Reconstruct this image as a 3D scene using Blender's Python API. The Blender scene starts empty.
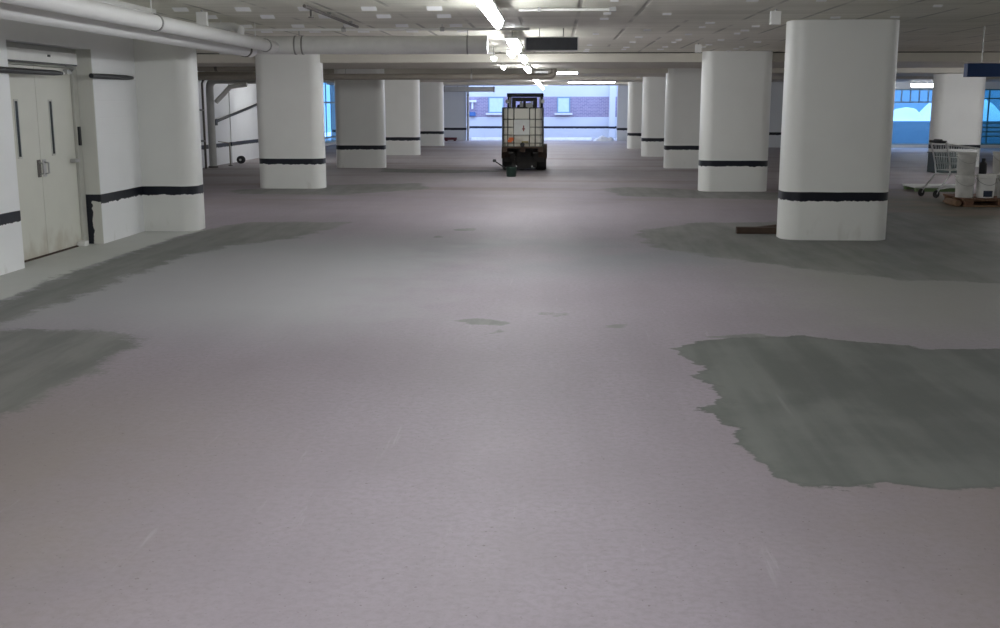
import bpy, bmesh, math, random
import numpy as np
from mathutils import Vector, Matrix, noise
random.seed(7)
sc = bpy.context.scene
COL = sc.collection
PI = math.pi

# ------------------------------------------------------------------ materials
def newmat(name):
    m = bpy.data.materials.new(name); m.use_nodes = True
    nt = m.node_tree; nt.nodes.clear()
    out = nt.nodes.new('ShaderNodeOutputMaterial')
    b = nt.nodes.new('ShaderNodeBsdfPrincipled')
    nt.links.new(b.outputs[0], out.inputs[0])
    return m, nt, b
class N:
    """tiny node helper"""
    def __init__(s, nt): s.nt = nt
    def new(s, t, **k):
        n = s.nt.nodes.new(t)
        for a, v in k.items(): setattr(n, a, v)
        return n
    def link(s, a, b): s.nt.links.new(a, b)
    def put(s, sock, v):
        if isinstance(v, bpy.types.NodeSocket): s.link(v, sock)
        else: sock.default_value = v
    def math(s, op, a, b=0.0, clamp=False):
        n = s.new('ShaderNodeMath', operation=op, use_clamp=clamp)
        s.put(n.inputs[0], a); s.put(n.inputs[1], b)
        return n.outputs[0]
    def step(s, v, lo, hi):
        n = s.new('ShaderNodeMapRange', interpolation_type='SMOOTHSTEP')
        s.put(n.inputs['Value'], v); n.inputs['From Min'].default_value = lo; n.inputs['From Max'].default_value = hi
        return n.outputs[0]
    def mix(s, f, a, b):
        n = s.new('ShaderNodeMix', data_type='RGBA')
        s.put(n.inputs[0], f)
        s.put(n.inputs[6], a if isinstance(a, bpy.types.NodeSocket) else (*a, 1))
        s.put(n.inputs[7], b if isinstance(b, bpy.types.NodeSocket) else (*b, 1))
        return n.outputs[2]
    def pos(s):
        g = s.new('ShaderNodeNewGeometry'); return g.outputs['Position']
    def sep(s, v):
        n = s.new('ShaderNodeSeparateXYZ'); s.link(v, n.inputs[0]); return n.outputs
    def noise(s, scale, detail=3, vec=None, stretch=None, rough=.5):
        n = s.new('ShaderNodeTexNoise'); n.inputs['Scale'].default_value = scale
        n.inputs['Detail'].default_value = detail; n.inputs['Roughness'].default_value = rough
        v = vec or s.pos()
        if stretch:
            m = s.new('ShaderNodeMapping'); m.inputs['Scale'].default_value = stretch
            s.link(v, m.inputs[0]); v = m.outputs[0]
        s.link(v, n.inputs['Vector'])
        return n.outputs['Fac']
    def bump(s, bsdf, h, strength=.2, dist=.01):
        n = s.new('ShaderNodeBump'); n.inputs['Strength'].default_value = strength; n.inputs['Distance'].default_value = dist
        s.link(h, n.inputs['Height']); s.link(n.outputs[0], bsdf.inputs['Normal'])

def plain(name, c, rough=.5, metal=0.0, var=.12, scale=6.0, spec=.5):
    m, nt, b = newmat(name); n = N(nt)
    f = n.noise(scale, 4)
    lo = tuple(x*(1-var) for x in c); hi = tuple(min(1, x*(1+var)) for x in c)
    n.link(n.mix(f, lo, hi), b.inputs['Base Color'])
    b.inputs['Roughness'].default_value = rough; b.inputs['Metallic'].default_value = metal
    b.inputs['Specular IOR Level'].default_value = spec
    return m
def emit(name, c, s):
    m, nt, b = newmat(name)
    b.inputs['Base Color'].default_value = (.8, .8, .8, 1)
    b.inputs['Emission Color'].default_value = (*c, 1); b.inputs['Emission Strength'].default_value = s
    return m

def paint_with_stripe(name, base, black=(.006, .008, .016), z0=.485, z1=.595, blocks=False):
    """white paint with a hand-rolled black stripe: clean upper edge, ragged lower edge"""
    m, nt, b = newmat(name); n = N(nt)
    p = n.pos(); x, y, z = n.sep(p)
    rag = n.noise(9, 4, stretch=(1, 1, .25), rough=.7)
    zz = n.math('ADD', z, n.math('MULTIPLY', n.math('SUBTRACT', rag, .5), -.075))
    lowm = n.step(zz, z0-.003, z0+.003)
    z2 = n.math('ADD', z, n.math('MULTIPLY', n.math('SUBTRACT', n.noise(3, 2), .5), .012))
    upm = n.math('SUBTRACT', 1.0, n.step(z2, z1-.003, z1+.003))
    mask = n.math('MULTIPLY', lowm, upm)
    dirt = n.noise(2.3, 5)
    col = n.mix(dirt, tuple(c*.95 for c in base), tuple(min(1, c*1.03) for c in base))
    scuff = n.math('MULTIPLY', n.step(n.noise(7, 6, stretch=(1, 1, .4)), .60, .72), n.math('SUBTRACT', 1.0, n.step(z, 0.0, .35)))
    col = n.mix(n.math('MULTIPLY', scuff, .25), col, (.42, .40, .34))
    if blocks:
        fr = n.math('FRACT', n.math('DIVIDE', z, .2))
        j = n.math('SUBTRACT', 1.0, n.step(n.math('ABSOLUTE', n.math('SUBTRACT', fr, .5)), .0, .03))
        u = n.math('ADD', n.math('DIVIDE', n.math('ADD', y, x), .4), n.math('MULTIPLY', n.math('FLOOR', n.math('DIVIDE', z, .2)), .5))
        j2 = n.math('SUBTRACT', 1.0, n.step(n.math('ABSOLUTE', n.math('SUBTRACT', n.math('FRACT', u), .5)), 0, .02))
        jj = n.math('MAXIMUM', j, j2)
        n.bump(b, n.math('SUBTRACT', 1.0, jj), .25, .004)
    n.link(n.mix(mask, col, black), b.inputs['Base Color'])
    b.inputs['Roughness'].default_value = .42
    b.inputs['Specular IOR Level'].default_value = .4
    return m

WHITE = (.78, .785, .76)
M = {}
M['column'] = paint_with_stripe('column_paint', WHITE)
M['wall'] = paint_with_stripe('block_wall_paint', (.84, .85, .86), blocks=True)
M['bay_wall'] = paint_with_stripe('bay_wall_paint', (.66, .68, .70))
M['white'] = plain('white_paint', (.76, .76, .74), .45)
M['pipe'] = plain('white_pipe_jacket', (.78, .78, .77), .38, var=.05, scale=4)
M['pipe_grey'] = plain('grey_pipe', (.46, .46, .45), .45)
M['pipe_brown'] = plain('brown_pipe', (.30, .27, .23), .55)
M['dark_pipe'] = plain('dark_pipe', (.10, .09, .08), .5)
M['strap'] = plain('galvanised_strap', (.35, .35, .34), .4, .7)
M['steel'] = plain('galvanised_steel', (.5, .5, .5), .35, .8)
M['chrome'] = plain('zinc_wire', (.72, .73, .74), .3, .75)
M['black'] = plain('black_plastic', (.012, .013, .016), .45)
M['blackpaint'] = plain('black_paint', (.008, .009, .014), .4)
M['rubber'] = plain('tyre_rubber', (.022, .021, .022), .8, var=.5, scale=14)
M['darksteel'] = plain('dark_chassis', (.035, .032, .030), .6, var=.5, scale=8)
M['cage'] = plain('cage_tube', (.10, .105, .09), .45, .5)
M['rust'] = plain('rusty_edge', (.06, .038, .027), .8, var=.4, scale=20)
M['green'] = plain('dark_green_plastic', (.010, .030, .022), .5, var=.4)
M['green2'] = plain('dark_green_bin', (.012, .030, .030), .5, var=.5)
M['sign_dark'] = plain('sign_face', (.018, .022, .032), .35, var=.5, scale=9)
M['sign_blue'] = plain('sign_blue_face', (.012, .045, .15), .4, var=.2)
M['red'] = plain('red_paint', (.22, .02, .025), .5)
M['orange'] = plain('orange_label', (.62, .14, .03), .5)
M['timber'] = plain('brown_timber', (.17, .10, .055), .75, var=.45, scale=11)
M['timber_dark'] = plain('wet_timber', (.055, .033, .022), .75, var=.4, scale=11)
M['pallet'] = plain('pallet_board', (.15, .075, .045), .8, var=.5, scale=9)
M['pail'] = plain('pail_plastic', (.80, .80, .78), .45, var=.12)
M['pail_grey'] = plain('pail_grey_plastic', (.52, .515, .49), .55, var=.25, scale=8)
M['pail_dirty'] = plain('pail_splashed', (.60, .595, .57), .55, var=.4, scale=7)
M['pail_label'] = plain('pail_label', (.02, .03, .06), .4)
M['board'] = plain('pale_board', (.60, .62, .60), .6)
M['boardedge'] = plain('board_edge', (.13, .20, .09), .7)
M['yellow'] = plain('dull_yellow', (.30, .25, .06), .6)
M['sack'] = plain('white_sack', (.75, .78, .82), .6)
M['concrete'] = plain('concrete', (.40, .38, .36), .8)
M['kerb'] = plain('white_kerb', (.82, .84, .86), .6)
M['doorframe'] = plain('grey_door_frame', (.50, .50, .46), .5)
M['blue_box'] = plain('blue_box', (.06, .16, .38), .5)
M['teal'] = plain('teal_frame', (.06, .20, .24), .5)
M['frame_blue'] = plain('window_frame', (.22, .34, .42), .5)
M['snow'] = plain('snow', (.93, .95, .97), .9, var=.03)
M['ext_wall'] = plain('outside_wall', (.26, .37, .44), .8)
M['ext_low'] = plain('outside_snow_shade', (.17, .25, .29), .8)
M['ext_left'] = plain('outside_pale_wall', (.40, .52, .56), .8)
M['frame_pale'] = plain('pale_gate_frame', (.42, .58, .66), .5)
M['ext_ground'] = plain('outside_ground', (.40, .45, .50), .9)
M['blind'] = plain('pale_window_blind', (.62, .76, .82), .5)
M['tube'] = emit('fluorescent_tube', (.965, .99, 1.0), 40.0)
M['tube_far'] = emit('fluorescent_tube_cool', (.95, .97, 1.0), 40.0)
M['lamp'] = emit('vehicle_lamp', (.8, .9, 1.0), 1.2)

# door paint with scraped, dirty bottom
def door_mat():
    m, nt, b = newmat('door_paint'); n = N(nt)
    x, y, z = n.sep(n.pos())
    d = n.math('MULTIPLY', n.step(n.math('ADD', n.noise(5, 6, stretch=(1, 1, .6)), n.math('MULTIPLY', z, -.9)),   .25, .62), .5)
    col = n.mix(n.noise(3, 4), (.60, .60, .54), (.68, .68, .61))
    n.link(n.mix(d, col, (.36, .30, .22)), b.inputs['Base Color'])
    b.inputs['Roughness'].default_value = .45
    return m
M['door'] = door_mat()

# return of the door recess: black strip turning down, ragged inner edge
def return_mat():
    m, nt, b = newmat('recess_paint'); n = N(nt)
    x, y, z = n.sep(n.pos())
    e = n.math('ADD', x, n.math('MULTIPLY', n.math('SUBTRACT', n.noise(16, 4), .5), .09))
    mask = n.math('MULTIPLY', n.math('SUBTRACT', 1.0, n.step(e, -5.567, -5.560)), n.math('SUBTRACT', 1.0, n.step(z, .592, .598)))
    band = n.math('MULTIPLY', n.step(n.math('ADD', z, n.math('MULTIPLY', n.noise(12, 3), .05)), .535, .54), n.math('SUBTRACT', 1.0, n.step(z, .592, .598)))
    mask = n.math('MAXIMUM', mask, band)
    n.link(n.mix(mask, (.66, .66, .62), (.006, .008, .016)), b.inputs['Base Color'])
    b.inputs['Roughness'].default_value = .45
    return m
M['return'] = return_mat()

# brick
def brick_mat():
    m, nt, b = newmat('lilac_brick'); n = N(nt)
    x, y, z = n.sep(n.pos())
    cb = n.new('ShaderNodeCombineXYZ'); n.link(x, cb.inputs[0]); n.link(z, cb.inputs[1])
    br = n.new('ShaderNodeTexBrick')
    br.inputs['Color1'].default_value = (.33, .27, .36, 1); br.inputs['Color2'].default_value = (.25, .21, .30, 1)
    br.inputs['Mortar'].default_value = (.55, .52, .55, 1); br.inputs['Scale'].default_value = 4.0
    br.inputs['Mortar Size'].default_value = .02; br.inputs['Row Height'].default_value = .3; br.inputs['Brick Width'].default_value = .85
    n.link(cb.outputs[0], br.inputs['Vector'])
    n.link(br.outputs['Color'], b.inputs['Base Color']); b.inputs['Roughness'].default_value = .8
    return m
M['brick'] = brick_mat()

def glass_mat(name, tint):
    m, nt, b = newmat(name); n = N(nt)
    nt.nodes.remove(b)
    out = [q for q in nt.nodes if q.type == 'OUTPUT_MATERIAL'][0]
    t = n.new('ShaderNodeBsdfTransparent'); t.inputs[0].default_value = (*tint, 1)
    g = n.new('ShaderNodeBsdfGlossy'); g.inputs['Roughness'].default_value = .05
    mx = n.new('ShaderNodeMixShader'); mx.inputs[0].default_value = .07; n.link(t.outputs[0], mx.inputs[1]); n.link(g.outputs[0], mx.inputs[2])
    n.link(mx.outputs[0], out.inputs[0])
    return m
M['glass'] = glass_mat('clear_glass', (.72, .92, 1.0))
M['glass_teal'] = glass_mat('teal_glass', (.35, .62, .68))
M['glass_dark'] = plain('wired_dark_glass', (.02, .03, .035), .15)

def tote_mat():
    m, nt, b = newmat('milky_tank'); n = N(nt)
    x, y, z = n.sep(n.pos())
    grime = n.math('MULTIPLY', n.step(n.math('ADD', n.noise(4, 5), n.math('MULTIPLY', z, -.6)), -.15, .25), .7)
    n.link(n.mix(grime, (.62, .61, .54), (.30, .25, .17)), b.inputs['Base Color'])
    b.inputs['Roughness'].default_value = .35
    return m
M['tank'] = tote_mat()

# ceiling: painted boards, faint grooves across, seams along
def ceiling_mat(name='ceiling_boards'):
    m, nt, b = newmat(name); n = N(nt)
    x, y, z = n.sep(n.pos())
    st = n.noise(1.0, 4, stretch=(.35, 2.6, 1))
    blot = n.noise(.5, 3)
    v = n.math('ADD', n.math('MULTIPLY', st, .55), n.math('MULTIPLY', blot, .45))
    col = n.mix(n.step(v, .35, .65), (.70, .685, .585), (.84, .82, .725))
    fy = n.math('ABSOLUTE', n.math('SUBTRACT', n.math('FRACT', n.math('DIVIDE', y, .35)), .5))
    gy = n.math('SUBTRACT', 1.0, n.step(fy, .0, .07))
    fx = n.math('ABSOLUTE', n.math('SUBTRACT', n.math('FRACT', n.math('ADD', n.math('DIVIDE', x, .67), .14)), .5))
    gx = n.math('MULTIPLY', n.math('SUBTRACT', 1.0, n.step(fx, .015, .05)), n.step(n.noise(.8, 3), .42, .58))
    grey = n.mix(n.math('MULTIPLY', gy, .30), col, (.40, .39, .35))
    n.link(n.mix(n.math('MULTIPLY', gx, .6), grey, (.18, .17, .15)), b.inputs['Base Color'])
    b.inputs['Roughness'].default_value = .6
    n.bump(b, n.math('SUBTRACT', 1.0, n.math('MAXIMUM', gy, gx)), .5, .012)
    return m
M['ceiling'] = ceiling_mat()
M['clip'] = plain('white_glint_tab_and_lid', (.93, .93, .93), .4, var=.03)  # white of the made-up ceiling tabs and the trunking lid
M['beam'] = plain('beam_concrete', (.58, .555, .49), .6, var=.12, scale=2)

# floor: ground concrete with older grey-green coating left in patches
def floor_mat():
    m, nt, b = newmat('ground_concrete'); n = N(nt)
    p = n.pos(); x, y, z = n.sep(p)
    def at(name):
        a = n.new('ShaderNodeAttribute', attribute_name=name); return a.outputs['Fac']
    big = n.noise(.45, 4); mid = n.noise(2.2, 5, rough=.6); fine = n.noise(28, 4, rough=.7)
    strk = n.noise(1.6, 5, stretch=(2.4, .35, 1), rough=.65)
    f = n.math('ADD', n.math('MULTIPLY', big, .5), n.math('ADD', n.math('MULTIPLY', mid, .28), n.math('MULTIPLY', strk, .22)))
    base = n.mix(n.step(f, .36, .62), (.246, .214, .244), (.300, .264, .304))
    base = n.mix(n.math('MULTIPLY', n.step(fine, .35, .72), .55), base, (.205, .185, .198))
    # lens vignetting painted in: darker, warmer floor at the near sides
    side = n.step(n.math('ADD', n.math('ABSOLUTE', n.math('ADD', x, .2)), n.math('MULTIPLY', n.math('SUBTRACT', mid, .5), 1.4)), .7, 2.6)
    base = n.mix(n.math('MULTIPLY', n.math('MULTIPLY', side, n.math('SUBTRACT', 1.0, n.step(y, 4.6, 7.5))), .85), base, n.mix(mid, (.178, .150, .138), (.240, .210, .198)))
    # small dark flecks
    fl = n.math('MULTIPLY', n.step(n.noise(48, 2), .68, .74), .6)
    base = n.mix(fl, base, (.12, .105, .10))
    # pale trowel streaks
    tr = n.math('MULTIPLY', n.step(n.noise(3.0, 5, stretch=(3.5, .28, 1), rough=.7), .62, .74), .35)
    base = n.mix(tr, base, (.38, .36, .385))
    # faint greenish glare painted into the floor across the middle of the aisle
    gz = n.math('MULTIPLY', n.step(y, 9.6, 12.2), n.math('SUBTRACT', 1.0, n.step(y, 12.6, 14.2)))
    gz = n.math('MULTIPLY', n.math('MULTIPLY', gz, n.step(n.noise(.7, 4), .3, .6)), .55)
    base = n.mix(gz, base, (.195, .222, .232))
    # wider spread of light painted in as paler bands beside the lane
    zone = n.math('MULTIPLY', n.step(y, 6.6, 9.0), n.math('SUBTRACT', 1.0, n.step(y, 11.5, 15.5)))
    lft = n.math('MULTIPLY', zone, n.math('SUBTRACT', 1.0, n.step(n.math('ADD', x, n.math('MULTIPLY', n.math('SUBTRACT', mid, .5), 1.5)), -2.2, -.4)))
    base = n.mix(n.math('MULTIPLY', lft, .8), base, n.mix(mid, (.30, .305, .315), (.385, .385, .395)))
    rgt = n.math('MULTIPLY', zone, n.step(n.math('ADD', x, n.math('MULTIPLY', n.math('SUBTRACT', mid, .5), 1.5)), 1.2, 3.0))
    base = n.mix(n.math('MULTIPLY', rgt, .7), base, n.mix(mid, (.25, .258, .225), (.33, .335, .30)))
    # wider brown/green wear towards the back
    back = n.step(y, 14.5, 21.0)
    wear = n.math('MULTIPLY', back, n.math('ADD', .05, n.math('MULTIPLY', n.step(n.noise(1.0, 5, stretch=(.5, 1.5, 1)), .40, .62), .45)))
    base = n.mix(wear, base, (.225, .197, .195))
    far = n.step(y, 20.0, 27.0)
    base = n.mix(n.math('MULTIPLY', far, .6), base, n.mix(strk, (.35, .322, .328), (.45, .425, .435)))  # stronger light on the far floor, put in as a paler colour
    brn = n.math('MULTIPLY', n.step(n.noise(.55, 5, stretch=(.25, 1.3, 1)), .50, .66), n.math('MULTIPLY', n.step(y, 16, 22), .55))
    base = n.mix(brn, base, (.205, .165, .145))
    bay = n.math('MULTIPLY', n.step(x, 3.4, 6.0), n.step(y, 9.0, 14.0))  # green-brown bay floor, with the bay's dimness put into the colour
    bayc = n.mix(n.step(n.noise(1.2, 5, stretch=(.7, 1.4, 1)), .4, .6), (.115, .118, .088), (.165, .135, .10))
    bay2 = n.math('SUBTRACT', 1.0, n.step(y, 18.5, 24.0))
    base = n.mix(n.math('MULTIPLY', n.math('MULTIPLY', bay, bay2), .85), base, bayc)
    # pale walkway
    wk = n.step(n.math('ADD', at('walk'), n.math('MULTIPLY', n.math('SUBTRACT', mid, .5), .12)), -.02, .03)
    wkc = n.mix(mid, (.44, .45, .43), (.55, .56, .535))
    base = n.mix(wk, base, wkc)
    # soft old coating
    e = n.math('ADD', n.math('MULTIPLY', n.math('SUBTRACT', n.noise(1.7, 6, stretch=(1, 1.4, 1), rough=.7), .5), .75), n.math('MULTIPLY', n.math('SUBTRACT', fine, .5), .25))
    sm = n.step(n.math('ADD', at('soft'), e), -.05, .10)
    smc = n.mix(n.step(strk, .35, .65), (.13, .137, .126), (.185, .19, .176))
    base = n.mix(n.math('MULTIPLY', sm, .82), base, smc)
    # crisp coating patch on the right
    e2 = n.math('ADD', n.math('MULTIPLY', n.math('SUBTRACT', n.noise(4.5, 7, stretch=(.8, 1.3, 1), rough=.66), .5), .30), 0.0)
    cs = n.math('ADD', at('crisp'), e2)
    cm = n.step(cs, -.008, .012)
    tyre = n.noise(5.5, 3, stretch=(1.0, .07, 1))
    cc = n.mix(n.step(n.math('ADD', n.math('MULTIPLY', tyre, .5), n.math('MULTIPLY', mid, .5)), .38, .62), (.105, .112, .104), (.155, .163, .153))
    cc = n.mix(n.math('MULTIPLY', n.step(tyre, .66, .72), .4), cc, (.22, .225, .215))
    rim = n.math('MULTIPLY', cm, n.math('SUBTRACT', 1.0, n.step(cs, .0, .07)))
    cc = n.mix(n.math('MULTIPLY', rim, .35), cc, (.075, .078, .07))
    base = n.mix(cm, base, cc)
    n.link(base, b.inputs['Base Color'])
    rg = n.math('ADD', .58, n.math('MULTIPLY', n.math('SUBTRACT', mid, .5), .25))
    n.link(rg, b.inputs['Roughness'])
    b.inputs['Specular IOR Level'].default_value = .18
    h = n.math('ADD', n.math('MULTIPLY', fine, .25), n.math('MULTIPLY', cm, 1.2))
    n.bump(b, h, .25, .006)
    return m
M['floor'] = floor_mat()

# ------------------------------------------------------------------ mesh builder
class MB:
    def __init__(s): s.v = []; s.f = []; s.m = []; s.sm = []
    def add(s, vs, fs, mi=0, smooth=False):
        o = len(s.v); s.v += [tuple(q) for q in vs]
        for f in fs: s.f.append([o+i for i in f]); s.m.append(mi); s.sm.append(smooth)
        return s
    def box(s, x0, x1, y0, y1, z0, z1, mi=0, rot=None, piv=None):
        vs = [Vector((x, y, z)) for z in (z0, z1) for y in (y0, y1) for x in (x0, x1)]
        if rot is not None:
            c = Vector(piv) if piv else Vector(((x0+x1)/2, (y0+y1)/2, (z0+z1)/2))
            vs = [c + rot @ (q-c) for q in vs]
        return s.add(vs, [(0,2,3,1),(4,5,7,6),(0,1,5,4),(2,6,7,3),(0,4,6,2),(1,3,7,5)], mi)
    def tube(s, pts, r, seg=12, mi=0, caps=True, closed=False):
        pts = [Vector(p) for p in pts]; n = len(pts)
        rs = r if isinstance(r, (list, tuple)) else [r]*n
        ring = []; prev = None
        for i, p in enumerate(pts):
            if closed: t = pts[(i+1) % n]-pts[i-1]
            else: t = pts[min(i+1, n-1)]-pts[max(i-1, 0)]
            t.normalize()
            if prev is None:
                a = Vector((0, 0, 1)) if abs(t.z) < .9 else Vector((1, 0, 0))
                u = t.cross(a).normalized()
            else:
                u = (prev - t*prev.dot(t)).normalized()
            prev = u; w = t.cross(u)
            ring.append([p+(u*math.cos(2*PI*k/seg)+w*math.sin(2*PI*k/seg))*rs[i] for k in range(seg)])
        vs = [q for rg in ring for q in rg]; fs = []
        for i in range(n if closed else n-1):
            j = (i+1) % n
            for k in range(seg):
                k2 = (k+1) % seg
                fs.append((i*seg+k, i*seg+k2, j*seg+k2, j*seg+k))
        s.add(vs, fs, mi, True)
        if caps and not closed:
            s.add(ring[0], [tuple(range(seg))[::-1]], mi); s.add(ring[-1], [tuple(range(seg))], mi)
        return s
    def lathe(s, prof, seg=28, mi=0, c=(0, 0, 0), axis='z'):
        vs = []; fs = []
        for (r, h) in prof:
            for k in range(seg):
                a = 2*PI*k/seg
                if axis == 'z': q = (c[0]+r*math.cos(a), c[1]+r*math.sin(a), c[2]+h)
                elif axis == 'x': q = (c[0]+h, c[1]+r*math.cos(a), c[2]+r*math.sin(a))
                else: q = (c[0]+r*math.sin(a), c[1]+h, c[2]+r*math.cos(a))
                vs.append(q)
        for i in range(len(prof)-1):
            for k in range(seg):
                k2 = (k+1) % seg
                fs.append((i*seg+k, i*seg+k2, (i+1)*seg+k2, (i+1)*seg+k))
        s.add(vs, fs, mi, True)
        s.add(vs[:seg], [tuple(range(seg))[::-1]], mi); s.add(vs[-seg:], [tuple(range(seg))], mi)
        return s
    def prism(s, poly, z0, z1, mi=0, smooth=True):
        n = len(poly)
        vs = [(x, y, z0) for x, y in poly]+[(x, y, z1) for x, y in poly]
        s.add(vs, [(i, (i+1) % n, n+(i+1) % n, n+i) for i in range(n)], mi, smooth)
        s.add(vs[:n], [tuple(range(n))[::-1]], mi); s.add(vs[n:], [tuple(range(n))], mi)
        return s
    def rbox(s, x0, x1, y0, y1, z0, z1, r, mi=0, seg=5):
        return s.prism(rrect(x0, x1, y0, y1, r, seg), z0, z1, mi)

def rrect(x0, x1, y0, y1, r, seg=8):
    out = []
    for cx, cy, a0 in ((x1-r, y1-r, 0), (x0+r, y1-r, PI/2), (x0+r, y0+r, PI), (x1-r, y0+r, 1.5*PI)):
        for k in range(seg+1):
            a = a0+PI/2*k/seg; out.append((cx+r*math.cos(a), cy+r*math.sin(a)))
    return out

def pieces(mb):
    """far-apart pieces of one builder, each as a builder of its own"""
    n = len(mb.v); par = list(range(n))
    def find(a):
        while par[a] != a: par[a] = par[par[a]]; a = par[a]
        return a
    for f in mb.f:
        for q in f[1:]: par[find(q)] = find(f[0])
    ids = {}; isl = np.array([ids.setdefault(find(i), len(ids)) for i in range(n)]); k = len(ids)
    if k == 1: return [mb]
    P = np.array([tuple(v) for v in mb.v]); lo = np.full((k, 3), 1e9); hi = np.full((k, 3), -1e9)
    np.minimum.at(lo, isl, P); np.maximum.at(hi, isl, P)
    size = (hi-lo).max(1)
    gap = np.maximum(0, np.maximum(lo[:, None]-hi[None], lo[None]-hi[:, None]))
    near = np.sqrt((gap**2).sum(2)) <= np.maximum(.019, .48*np.maximum(size[:, None], size[None]))
    grp = list(range(k))
    def gf(a):
        while grp[a] != a: a = grp[a]
        return a
    for a, b in zip(*np.nonzero(np.triu(near, 1))): grp[gf(b)] = gf(a)
    g = [gf(a) for a in range(k)]
    if len(set(g)) == 1: return [mb]
    out = []
    for r in sorted(set(g)):
        m2 = MB(); mp = {}
        for f, mi, sm in zip(mb.f, mb.m, mb.sm):
            if g[isl[f[0]]] != r: continue
            ff = []
            for q in f:
                if q not in mp: mp[q] = len(m2.v); m2.v.append(mb.v[q])
                ff.append(mp[q])
            m2.f.append(ff); m2.m.append(mi); m2.sm.append(sm)
        out.append(m2)
    return out
def obj(name, mb, mats, parent=None, bevel=0, local=False):
    if parent is not None:
        ps = pieces(mb)
        if len(ps) > 1: return [obj1(name, q, mats, parent, bevel, local) for q in ps][0]
    return obj1(name, mb, mats, parent, bevel, local)
def obj1(name, mb, mats, parent=None, bevel=0, local=False):
    mats = mats if isinstance(mats, (list, tuple)) else [mats]
    me = bpy.data.meshes.new(name)
    off = Vector((0, 0, 0))
    if parent is not None and not local:
        q = parent
        while q is not None: off += q.location; q = q.parent
    me.from_pydata([tuple(Vector(v)-off) for v in mb.v], [], mb.f)
    for mt in mats: me.materials.append(M[mt] if isinstance(mt, str) else mt)
    me.polygons.foreach_set('material_index', mb.m); me.polygons.foreach_set('use_smooth', mb.sm)
    bm = bmesh.new(); bm.from_mesh(me)
    bmesh.ops.recalc_face_normals(bm, faces=bm.faces); bm.to_mesh(me); bm.free()
    me.update()
    o = bpy.data.objects.new(name, me); COL.objects.link(o)
    if parent is not None: o.parent = parent
    if bevel:
        b = o.modifiers.new('bevel', 'BEVEL'); b.width = bevel; b.segments = 2; b.limit_method = 'ANGLE'
    if any(mb.sm):
        try: me.set_sharp_from_angle(angle=math.radians(40))
        except Exception: pass
    return o
def tag(o, label, cat, group=None, kind=None):
    o['label'] = label; o['category'] = cat
    if group: o['group'] = group
    if kind: o['kind'] = kind
    return o
def thing(name, label, cat, loc=(0, 0, 0), rz=0, group=None):
    o = bpy.data.objects.new(name, None); COL.objects.link(o)
    o.location = loc; o.rotation_euler = (0, 0, rz); o.empty_display_size = .2
    return tag(o, label, cat, group)
def struct(name, mb, mats, parent=None, bevel=0):
    o = obj(name, mb, mats, parent, bevel); 
    if parent is None: o['kind'] = 'structure'
    return o
def copy_tree(o, parent=None):
    c = o.copy(); COL.objects.link(c); c.parent = parent
    for ch in list(o.children): copy_tree(ch, c)
    return c

CEIL = 2.66
# ------------------------------------------------------------------ floor
POLY = dict(
crisp=[[(0.83,7.44),(1.08,7.68),(1.4,7.8),(1.85,7.86),(2.23,7.64),(2.71,7.44),(3.07,7.49),(3.58,7.42),(2.53+.6,4.69),(1.96,4.66),(1.72,4.62),(1.62,4.65),(1.49,4.68),(1.33,4.61),(1.15,4.67),(1.07,4.6),(0.96,4.93),(0.92,5.3),(0.93,5.58),(0.8,5.84),(0.8,5.97),(1.0,5.94),(0.95,6.38),(0.84,6.59),(0.98,6.78),(0.83,7.28)]],
soft=[[(-4.73,8.46),(-4.82,10.29),(-4.86,11.33),(-4.82,12.68),(-4.8,13.69),(-4.7,14.62),(-4.37,15.42),(-2.94,15.49),(-3.02,14.47),(-3.29,13.35),(-3.86,12.73),(-4.08,11.92),(-4.11,10.79),(-4.12,9.57),(-4.17,8.67),(-4.26,7.59)],
 [(-4.58,7.75),(-3.72,7.87),(-3.05,7.72),(-2.94,7.48),(-2.88,6.92),(-2.88,6.53),(-2.88,6.04),(-2.95,5.46),(-3.02,5.02)],
 [(1.03,14.55),(2.08,15.75),(2.94,15.79),(5.41,17.4),(6.49,16.25),(7.32,14.99),(4.9,9.91),(4.15,10.27),(3.31,10.52),(2.7,11.13),(1.81,11.98),(1.13,12.89)],
 [(0.91,22.22),(1.73,22.54),(2.86,21.79),(4.48,21.13),(3.97,19.54),(2.43,19.88),(1.2,20.26)],
 [(-7.05,22.38),(-5.9,21.61),(-4.83,22.78),(-2.91,23.47),(-2.5,21.78),(-4.01,20.23),(-5.94,20.36)],
 [(-4.6,28.9),(-1.8,28.3),(-1.2,27.7),(-2.6,26.9),(-4.4,27.2)],
 [(-0.8, 8.33),(-0.58, 8.42),(-0.29, 8.27),(-0.32, 8.08),(-0.64, 8.14)], [(-0.52, 7.81),(-0.42, 7.96),(-0.31, 8.19),(-0.34, 7.96),(-0.45, 7.81)], [(-0.15, 8.7),(-0.02, 8.7),(0.03, 8.49),(-0.11, 8.57)], [(0.05, 8.7),(0.18, 8.67),(0.13, 8.5)], [(0.37, 8.19),(0.58, 8.24),(0.54, 8.08),(0.39, 8.04)], [(-1.57, 13.86),(-1.42, 13.97),(-1.4, 13.65),(-1.52, 13.64)], [(-1.39, 14.67),(-1.08, 14.81),(-1.05, 14.45),(-1.32, 14.43)], [(-1.08, 9.3),(-1.0, 9.36),(-1.0, 9.21)], [(0.99, 7.78),(1.52, 7.95),(1.7, 7.78),(1.34, 7.73)], [(0.59, 7.27),(0.67, 7.34),(0.66, 7.15),(0.59, 7.12)]],
walk=[[(-5.54,9.0),(-5.7,10.45),(-5.7,10.93),(-5.7,12.93),(-5.57,14.34),(-4.70,14.40),(-4.64,14.5),(-4.8,13.69),(-4.82,12.68),(-4.86,11.33),(-4.82,10.29),(-4.73,8.0)]])
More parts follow.
